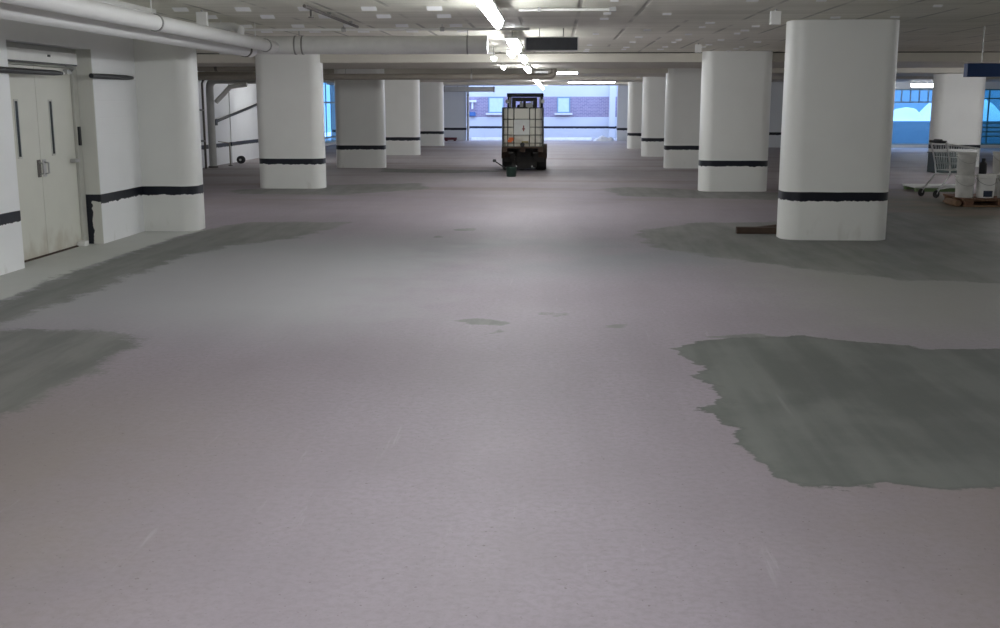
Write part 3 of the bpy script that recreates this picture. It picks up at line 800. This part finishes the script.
b.box(-9.41, -9.28, 29.82, 29.98, 1.10, 1.27); obj('bracket', b, 'blackpaint', t)
t = thing('post', 'short thin grey post on the floor before the block wall of the service corner', 'post', (-8.98, 30.0, 0))
b = MB(); b.tube([(-8.98, 30, 0), (-8.98, 30, .62)], .02, 10); b.tube([(-8.98, 30, .62), (-9.3, 30, .66)], .012, 8); obj('rod', b, 'pipe_brown', t)
b = MB(); b.lathe([(.06, 0), (.06, .015), (.02, .03)], 14, c=(-8.98, 30, 0)); obj('foot', b, 'dark_pipe', t)
t = thing('hose_reel', 'small dark wheel standing on the floor against the service corner wall', 'reel', (-9.0, 31.1, 0))
b = MB(); b.lathe([(.05, -.07), (.11, -.065), (.11, -.045), (.05, -.04), (.05, .04), (.11, .045), (.11, .065), (.05, .07)], 22, c=(-9.0, 31.1, .11), axis='y'); obj('drum', b, 'black', t)
b = MB(); b.lathe([(.03, -.09), (.03, .09)], 12, c=(-9.0, 31.1, .11), axis='y'); obj('hub', b, 'steel', t)

# ------------------------------------------------------------------ far end odds and ends
t = thing('downpipe', 'pale vertical pipe at the left edge of the bright far opening', 'pipe', (-4.08, 51.6, 0))
b = MB(); b.tube([(-4.12, 51.9, 0), (-4.12, 51.9, CEIL+.01)], .06, 12); obj('tube', b, 'pipe_grey', t)
b = MB(); ring(b, (-4.12, 51.9, 1.2), .061, 'z', .03); ring(b, (-4.12, 51.9, 2.1), .061, 'z', .03); obj('clamp', b, 'strap', t)
t = thing('wall_box', 'white box on the brick wall of the far court', 'box', (-4.2, 55.95, 1.5))
b = MB(); b.box(-4.42, -4.02, 55.8, 56.01, 1.78, 1.88); b.box(-4.26, -4.18, 55.85, 56.01, 1.45, 1.8); obj('housing', b, 'kerb', t, bevel=.01)
b = MB(); b.box(-4.36, -4.08, 55.79, 55.81, 1.80, 1.86); obj('lid', b, 'white', t)
t = thing('wall_box', 'blue box on the brick wall of the far court', 'box', (-4.2, 55.95, 1.1))
b = MB(); b.box(-4.42, -4.06, 55.8, 56.01, 1.10, 1.30); obj('housing', b, 'blue_box', t, bevel=.01)
b = MB(); b.box(-4.38, -4.10, 55.79, 55.81, 1.12, 1.28); obj('lid', b, 'blue_box', t)
t = thing('duct', 'grey duct under the ceiling in front of the left end wall', 'duct', (-3.9, 50.6, 2.3))
b = MB(); b.box(-5.1, -2.8, 50.4, 50.8, 2.24, 2.46); obj('body', b, 'pipe_grey', t, bevel=.01)
b = MB(); b.box(-5.11, -5.05, 50.37, 50.83, 2.22, 2.48); b.box(-2.85, -2.79, 50.37, 50.83, 2.22, 2.48); b.tube([(-4.5, 50.6, 2.45), (-4.5, 50.6, CEIL+.01)], .012, 6); b.tube([(-3.3, 50.6, 2.45), (-3.3, 50.6, CEIL+.01)], .012, 6); obj('flange', b, 'strap', t)
b = MB()
for k in range(3): b.box(-5.2, -4.62, 51.2+.14*k, 51.3+.14*k, .05, .16)
b.box(-5.15, -5.05, 51.2, 51.58, 0, .05); b.box(-4.75, -4.65, 51.2, 51.58, 0, .05)
M['dull_red'] = plain('dull_red_wood', (.10, .022, .03), .7)
tag(obj('skid', b, 'dull_red'), 'dark red skid lying on the floor at the foot of the left end wall', 'skid')
b = MB(); vs = []; n = 16
for j in range(n):
    for i in range(n):
        u = -1+2*i/(n-1); v = -1+2*j/(n-1); r = math.hypot(u, v)
        vs.append((2.25+u*.5, 51.6+v*.25, -.015+max(0, 1-r*r)**.6*(.24+.1*noise.noise(Vector((u*2, v*2, 9))))))
b.add(vs, [(j*n+i, j*n+i+1, j*n+n+i+1, j*n+n+i) for j in range(n-1) for i in range(n-1)], 0, True)
tag(obj('sack', b, 'sack'), 'pale crumpled sack on the floor at the right end of the white kerb', 'sack')

# ------------------------------------------------------------------ forklift carrying the tank
FX = -.80; FY = 28.3
t = thing('forklift', 'dark forklift parked in the aisle facing the viewer, carrying the caged tank', 'forklift', (FX, FY, 0))
def wheel(parent, x, y, r, w):
    b = MB(); b.lathe([(r*.55, -w/2), (r*.93, -w/2), (r, -w*.36), (r, w*.36), (r*.93, w/2), (r*.55, w/2)], 28, c=(x, y, r), axis='x')
    o = obj('wheel', b, 'rubber', parent)
    b = MB(); b.lathe([(r*.1, -w*.42), (r*.56, -w*.45), (r*.56, w*.45), (r*.1, w*.42)], 20, c=(x, y, r), axis='x'); obj('rim', b, 'darksteel', o)
wheel(t, FX-.43, FY+.15, .31, .27); wheel(t, FX+.43, FY+.15, .31, .27)
wheel(t, FX-.40, FY+1.45, .26, .22); wheel(t, FX+.40, FY+1.45, .26, .22)
b = MB(); b.box(FX-.29, FX+.29, FY+.05, FY+1.9, .14, .62); b.box(FX-.55, FX+.55, FY+.5, FY+1.2, .2, .62); obj('chassis', b, 'darksteel', t, bevel=.02)
for s in (-1, 1):
    b = MB(); cx = FX+s*.43
    pts = [(FY+.15+.36*math.cos(a), .31+.36*math.sin(a)) for a in [PI*k/10 for k in range(11)]]
    pi_ = [(FY+.15+.335*math.cos(a), .31+.335*math.sin(a)) for a in [PI*k/10 for k in range(11)]]
    vs = [(cx-.15, y, z) for y, z in pts]+[(cx+.15, y, z) for y, z in pts]+[(cx-.15, y, z) for y, z in pi_]+[(cx+.15, y, z) for y, z in pi_]
    fs = []
    for i in range(10):
        fs += [(i, i+1, 12+i, 11+i), (22+i, 33+i, 34+i, 23+i), (i, 22+i, 23+i, i+1), (11+i, 12+i, 34+i, 33+i)]
    fs += [(0, 11, 33, 22), (10, 32, 43, 21)]
    b.add(vs, fs, 0, True); obj('fender', b, 'rust', t)
b = MB(); b.rbox(FX-.48, FX+.48, FY+1.3, FY+2.0, .35, 1.0, .12); obj('counterweight', b, 'darksteel', t)
b = MB()
for s in (-1, 1):
    b.box(FX+s*.27-.05, FX+s*.27+.05, FY-.16, FY-.02, .08, 1.84)
b.box(FX-.3, FX+.3, FY-.14, FY-.05, 1.74, 1.84); b.box(FX-.3, FX+.3, FY-.12, FY-.04, 1.0, 1.08); b.box(FX-.3, FX+.3, FY-.12, FY-.04, .12, .22)
b.tube([(FX, FY-.08, .2), (FX, FY-.08, 1.74)], .035, 12); obj('mast', b, 'darksteel', t, bevel=.006)
b = MB(); b.box(FX-.5, FX+.5, FY-.22, FY-.16, .22, .34); b.box(FX-.5, FX+.5, FY-.22, FY-.16, .5, .6); b.box(FX-.18, FX+.18, FY-.21, FY-.15, .05, .56); obj('carriage', b, 'darksteel', t, bevel=.006)
for s in (-1, 1):
    b = MB(); b.box(FX+s*.3-.06, FX+s*.3+.06, FY-1.22, FY-.2, .475, .515); b.box(FX+s*.3-.06, FX+s*.3+.06, FY-.26, FY-.21, .25, .515); obj('fork', b, 'darksteel', t, bevel=.008)
b = MB()
for s in (-1, 1):
    b.tube([(FX+s*.44, FY+.25, .6), (FX+s*.44, FY+.3, 1.2), (FX+s*.42, FY+.5, 1.9)], .035, 10)
    b.tube([(FX+s*.44, FY+1.5, .95), (FX+s*.42, FY+1.4, 1.9)], .035, 10)
b.box(FX-.47, FX+.47, FY+.4, FY+.5, 1.86, 1.95); b.box(FX-.47, FX+.47, FY+1.35, FY+1.45, 1.86, 1.95)
for k in range(6): b.box(FX-.45+.17*k, FX-.41+.17*k, FY+.45, FY+1.4, 1.88, 1.93)
b.box(FX-.47, FX-.40, FY+.4, FY+1.45, 1.87, 1.94); b.box(FX+.40, FX+.47, FY+.4, FY+1.45, 1.87, 1.94)
obj('overhead_guard', b, 'black', t, bevel=.01)
b = MB(); b.rbox(FX-.25, FX+.25, FY+.9, FY+1.35, .95, 1.1, .06); b.box(FX-.24, FX+.24, FY+1.28, FY+1.4, 1.05, 1.66); obj('seat', b, 'black', t, bevel=.04)
b = MB(); b.tube([(FX-.05, FY+.3, .9), (FX-.05, FY+.62, 1.36)], .025, 10)
cw = Vector((FX-.05, FY+.63, 1.37)); b.tube([cw+Vector((.17*math.cos(a), .17*math.sin(a)*.55, -.17*math.sin(a)*.83+.14)) for a in [2*PI*k/20 for k in range(20)]], .016, 8, closed=True); obj('steering_wheel', b, 'black', t)
b = MB(); b.box(FX-.13, FX+.20, FY+.30, FY+.34, 1.56, 1.70); b.box(FX-.13, FX-.07, FY+.30, FY+.34, 1.70, 1.80); b.box(FX+.15, FX+.20, FY+.30, FY+.34, 1.70, 1.80); b.tube([(FX, FY+.33, .6), (FX, FY+.33, 1.57)], .02, 8); obj('load_gauge', b, 'board', t, bevel=.004)
for s in (-1, 1):
    b = MB(); b.lathe([(.03, 0), (.055, -.03), (.055, -.07), (.05, -.075)], 16, c=(FX+s*.45, FY+.36, 1.74), axis='y'); h = obj('headlamp', b, 'black', t)
    b = MB(); b.lathe([(.048, 0), (.044, -.012)], 16, c=(FX+s*.45, FY+.286, 1.74), axis='y'); obj('lamp_lens', b, 'board', h)
    b = MB(); b.box(FX+s*.385-.02, FX+s*.385+.02, FY+.30, FY+.36, 1.6, 1.84); obj('mirror', b, 'board', t)

# intermediate bulk container
TX = -.81; TY = 27.45
t = thing('caged_tank', 'milky plastic tank in a steel cage carried high on the forklift', 'tank', (TX, TY, .52))
b = MB(); zs = .52
for dx in (-.44, 0, .44): b.box(TX+dx-.06, TX+dx+.06, TY-.48, TY+.5, zs, zs+.09)
b.box(TX-.5, TX+.5, TY-.5, TY+.52, zs+.09, zs+.125); obj('pallet', b, 'rust', t, bevel=.006)
bm_ = MB(); bm_.rbox(TX-.465, TX+.465, TY-.455, TY+.475, zs+.13, zs+1.045, .09, seg=6); obj('bottle', bm_, 'tank', t, bevel=.03)
b = MB(); r = .0125
X0, X1, Y0, Y1, Z0, Z1 = TX-.49, TX+.49, TY-.49, TY+.51, zs+.12, zs+1.06
for z in (Z0+.01, .735, .93, 1.12, 1.31, Z1):
    b.tube([(X0, Y0, z), (X1, Y0, z), (X1, Y1, z), (X0, Y1, z)], r, 8, closed=True)
for x in (X0, TX-.36, TX-.21, TX+.17, TX+.31, X1):
    b.tube([(x, Y0-.006, Z0), (x, Y0-.006, Z1)], r, 8); b.tube([(x, Y1+.006, Z0), (x, Y1+.006, Z1)], r, 8)
for k in range(1, 5):
    y = Y0+(Y1-Y0)*k/5
    for x in (X0-.006, X1+.006): b.tube([(x, y, Z0), (x, y, Z1)], r, 8)
for x in (TX-.2, TX+.2): b.tube([(x, Y0, Z1+.005), (x, Y1, Z1+.005)], r, 8)
obj('cage', b, 'cage', t)
b = MB(); b.box(TX-.21, TX+.17, Y0-.022, Y0-.012, .935, 1.30); pl = obj('label_plate', b, 'board', t)
b = MB(); b.box(TX+.015, TX+.04, Y0-.026, Y0-.021, 1.02, 1.16); b.box(TX-.01, TX+.065, Y0-.026, Y0-.021, 1.065, 1.09); obj('label_mark', b, 'red', pl)
b = MB(); b.box(TX-.33, TX-.22, Y0-.02, Y0-.012, .79, .87); b.box(TX-.36, TX-.26, Y0-.021, Y0-.013, .76, .82); obj('hazard_label', b, 'orange', t)
b = MB(); b.tube([(TX, TY-.44, .70), (TX, TY-.56, .70)], .05, 14); b.lathe([(.055, 0), (.055, -.03), (.045, -.035)], 16, c=(TX, TY-.56, .70), axis='y')
v = obj('valve', b, 'black', t); b = MB(); b.box(TX-.02, TX+.14, TY-.53, TY-.51, .75, .78); obj('valve_lever', b, 'yellow', v)
b = MB(); b.lathe([(.11, 0), (.11, .03), (.09, .045)], 22, c=(TX, TY, zs+1.04)); obj('fill_cap', b, 'black', t)

# bucket with a stick on the floor in front
t = thing('bucket', 'small dark green bucket on the floor in front of the forklift', 'bucket', (-1.03, 25.7, 0))
b = MB(); b.lathe([(.105, 0), (.11, .01), (.135, .20), (.142, .205), (.142, .22), (.128, .22), (.10, .02)], 24, c=(-1.03, 25.7, 0)); obj('pail', b, 'green', t)
b = MB(); b.tube([(-1.03+.14*math.cos(a), 25.62, .2+.06*math.sin(a)) for a in [PI*k/10 for k in range(11)]], .005, 6); obj('handle', b, 'black', t)
b = MB(); b.tube([(-.98, 25.72, .03), (-1.20, 25.66, .22), (-1.42, 25.6, .37)], .016, 10); b.lathe([(.02, -.04), (.035, -.03), (.035, .03), (.02, .04)], 12, c=(-1.42, 25.6, .375), axis='x')
tag(obj('stick', b, 'black'), 'dark stick leaning out of the green bucket by the forklift', 'stick')

# ------------------------------------------------------------------ timber at the near column
b = MB(); b.box(2.37, 3.9, 14.30, 14.40, 0, .085); 
tag(obj('timber', b, 'timber_dark', bevel=.006), 'brown squared timber lying on the floor behind the nearest right column', 'timber')
b = MB(); b.box(2.62, 3.3, 14.43, 14.50, .0, .07, rot=Matrix.Rotation(math.radians(-7), 3, 'Y')); 
for i, q in enumerate(b.v): b.v[i] = (q[0], q[1], q[2]+.042)
tag(obj('timber', b, 'timber_dark', bevel=.006), 'darker short timber tilted up behind the foot of the nearest right column', 'timber')

# ------------------------------------------------------------------ shopping trolley (local: +x is forwards)
t = thing('shopping_trolley', 'empty wire shopping trolley with black handle in the right bay', 'trolley', (6.80, 20.30, 0), math.radians(20)); t.scale = (.92, .76, 1)
def L(name, mb, mat, parent=t, bevel=0): return obj(name, mb, mat, parent, bevel, local=True)
b = MB(); b.tube([(.13, -.29, 1.0), (.13, .29, 1.0)], .022, 12); b.tube([(.13, -.12, 1.01), (.13, .12, 1.01)], .034, 12); L('handle', b, 'black')
for s in (-1, 1):
    b = MB(); b.tube([(.04, .27*s, .13), (.10, .27*s, .20), (.30, .25*s, .42), (.27, .26*s, .62), (.16, .28*s, .95), (.13, .28*s, 1.0)], .0165, 10); L('side_tube', b, 'chrome')
b = MB()
for s in (-1, 1): b.tube([(.06, .27*s, .16), (.5, .2*s, .19), (.92, .13*s, .17)], .013, 8)
b.tube([(.92, -.13, .17), (.92, .13, .17)], .013, 8); b.tube([(.30, -.25, .42), (.30, .25, .42)], .013, 8)
for k in range(6): b.tube([(.2+.12*k, -.24+.012*k, .175), (.2+.12*k, .24-.012*k, .175)], .005, 6)
L('lower_rack', b, 'chrome')
b = MB()
def bk(u, v, w):   # u 0..1 rear-front, v -1..1 side, w 0..1 bottom-top
    xr = .30-.13*w; xf = .93+.09*w
    zb = .48+.03*u; zt = .97-.10*u
    return Vector((xr+(xf-xr)*u, v*((.25-.07*u)-.02*(1-w)), zb+(zt-zb)*w))
for w in (0, .25, .5, .75, 1):
    r = .009 if w == 1 else .0045
    b.tube([bk(0, -1, w), bk(1, -1, w), bk(1, 1, w), bk(0, 1, w)], r, 6, closed=True)
for k in range(15):
    u = k/14
    for s in (-1, 1): b.tube([bk(u, s, 0), bk(u, s, 1)], .0035, 5)
    b.tube([bk(u, -1, 0), bk(u, 1, 0)], .0035, 5)
for k in range(9):
    v = -1+2*k/8
    b.tube([bk(0, v, 0), bk(0, v, 1)], .0035, 5); b.tube([bk(1, v, 0), bk(1, v, 1)], .0035, 5); b.tube([bk(0, v, 0), bk(1, v, 0)], .0035, 5)
L('basket', b, 'chrome')
for (x, y) in ((0, -.27), (0, .27), (.86, -.14), (.86, .14)):
    b = MB(); b.lathe([(.03, -.02), (.068, -.018), (.07, -.01), (.07, .01), (.068, .018), (.03, .02)], 20, c=(x, y, .07), axis='y'); wv = L('wheel', b, 'rubber')
    b = MB(); b.tube([(x, y-.028, .07), (x+.03, y-.028, .14), (x+.05, y, .17)], .008, 6); b.tube([(x, y+.028, .07), (x+.03, y+.028, .14), (x+.05, y, .17)], .008, 6); obj('caster_fork', b, 'steel', wv, 0, True)

# dark green bin behind the trolley
t = thing('storage_bin', 'dark green box on the floor seen through the shopping trolley', 'box', (9.55, 27.9, 0))
b = MB(); x0, x1, y0, y1, h, w = 9.36, 9.98, 27.65, 28.2, .47, .02
b.box(x0, x1, y0, y0+w, 0, h); b.box(x0, x1, y1-w, y1, 0, h); b.box(x0, x0+w, y0, y1, 0, h); b.box(x1-w, x1, y0, y1, 0, h); b.box(x0, x1, y0, y1, 0, w); obj('body', b, 'green2', t, bevel=.01)
b = MB(); b.box(x0-.02, x1+.02, y0-.02, y1+.02, h, h+.025); obj('lid', b, 'green2', t, bevel=.008)

# pale board behind the trolley
t = thing('pale_board', 'pale flat board lying on the floor behind the trolley wheels', 'board', (7.5, 22, 0))
b = MB(); b.box(6.95, 7.95, 21.55, 22.35, .07, .10); obj('top', b, 'board', t, bevel=.004)
b = MB(); b.box(6.97, 7.93, 21.57, 21.65, 0, .07); b.box(6.97, 7.93, 22.2, 22.3, 0, .07); obj('batten', b, 'boardedge', t)

# pallet with pails
t = thing('wooden_pallet', 'rough brown wooden pallet under the pails at the right edge', 'pallet', (7.35, 18.8, 0))
for k in range(3):
    b = MB(); y = 18.33+.44*k
    for x in (6.74, 7.27, 7.80): b.box(x, x+.14, y, y+.1, .03, .105)
    obj('stringer_block', b, 'pallet', t, bevel=.004)
b = MB()
for k in range(3): y = 18.33+.44*k; b.box(6.72, 7.96, y, y+.1, 0, .028)
for k in range(3): y = 18.33+.44*k; b.box(6.72, 7.96, y, y+.1, .10, .118)
obj('runner', b, 'timber', t)
for k in range(7):
    b = MB(); x = 6.72+.178*k
    b.box(x, x+.135+.01*random.random(), 18.32, 19.34, .118, .14); obj('deck_board', b, 'pallet', t, bevel=.003)
b = MB(); b.lathe([(.048, 0), (.055, .01), (.055, .5), (.048, .51)], 16, c=(6.64, 18.36, .055), axis='y')
tag(obj('log', b, 'timber'), 'short round brown log lying at the left end of the pallet', 'log')

def pail(x, y, z, mat, label, h=.37, r=.15, lab=False, lid=True, rot=0):
    t = thing('pail', label, 'pail', (x, y, z), rot, 'pails on the wooden pallet')
    b = MB(); b.lathe([(r*.88, 0), (r*.9, .008), (r*.985, h*.82), (r*1.05, h*.83), (r*1.05, h*.87), (r*.99, h*.875), (r, h*.94), (r*.97, h*.945)], 28); obj('body', b, mat, t, 0, True)
    b = MB(); b.lathe([(r*1.03, h*.93), (r*1.06, h*.94), (r*1.06, h*.99), (r*.95, h), (r*.93, h*.975)], 28); obj('lid', b, mat, t, 0, True)
    b = MB(); b.tube([(r*1.06*math.cos(a), -r*1.0*abs(math.sin(a))-.01, h*.83-r*.75*math.sin(a)) for a in [PI*k/12 for k in range(13)]], .004, 6); obj('bail', b, 'strap', t, 0, True)
    if lab:
        b = MB(); vs = []; n = 12
        for zz in (.02, .12):
            for k in range(n+1):
                a = -PI/2-.55+1.1*k/n; rr = r*(.9+.09*zz/h)+.003
                vs.append((rr*math.cos(a), rr*math.sin(a), zz))
        b.add(vs, [(k, k+1, n+2+k, n+1+k) for k in range(n)], 0, True); obj('label_patch', b, 'pail_label', t, 0, True)
    return t
pail(6.81, 18.60, .14, 'pail_dirty', 'grey splashed pail standing on the pallet beneath another grey pail')
pail(6.81, 18.60, .51, 'pail_grey', 'grey pail stacked on another pail right behind the trolley basket')
pail(7.135, 18.55, .14, 'pail', 'white pail with a dark label at its base, front row of the pallet', lab=True, h=.39)
pail(7.47, 18.52, .14, 'pail', 'white pail at the right edge beside the dark-labelled pail', h=.39)
pail(7.53, 18.96, .14, 'pail_dirty', 'grey pail in the back row of the pallet beneath another pail')
pail(7.53, 18.96, .51, 'pail_grey', 'grey pail on top of the back row at the right edge')
t = thing('canister', 'small black canister standing on the lid of the dark-labelled white pail', 'canister', (7.07, 18.56, .53))
b = MB(); b.lathe([(.055, 0), (.06, .01), (.06, .17), (.03, .205), (.026, .21)], 18); obj('body', b, 'black', t, 0, True)
b = MB(); b.lathe([(.03, .21), (.03, .25), (.022, .255)], 14); obj('cap', b, 'black', t, 0, True)

# ------------------------------------------------------------------ world, camera
w = bpy.data.worlds.new('sky'); sc.world = w; w.use_nodes = True
bg = w.node_tree.nodes['Background']
bg.inputs[0].default_value = (.46, .62, 1.10, 1); bg.inputs[1].default_value = 3.0

f_px = 1090.0
pitch = math.atan((314-105)/f_px); yaw = math.atan(56/f_px*math.cos(pitch))
cam = bpy.data.cameras.new('camera'); co = bpy.data.objects.new('camera', cam); COL.objects.link(co)
cam.sensor_fit = 'HORIZONTAL'; cam.sensor_width = 36; cam.lens = 36*f_px/1000
cam.clip_start = .05; cam.clip_end = 300
co.location = (0, 0, 1.65)
co.rotation_euler = (PI/2-pitch, 0, yaw)
sc.camera = co

sc.view_settings.view_transform = 'Standard'; sc.view_settings.look = 'None'
sc.view_settings.gamma = 1; sc.view_settings.use_curve_mapping = False
sc.view_settings.exposure = 0.26
sc.cycles.use_denoising = True
sc.cycles.max_bounces = 8; sc.cycles.diffuse_bounces = 6; sc.cycles.glossy_bounces = 3
sc.cycles.caustics_reflective = False; sc.cycles.caustics_refractive = False
sc.cycles.sample_clamp_indirect = 6
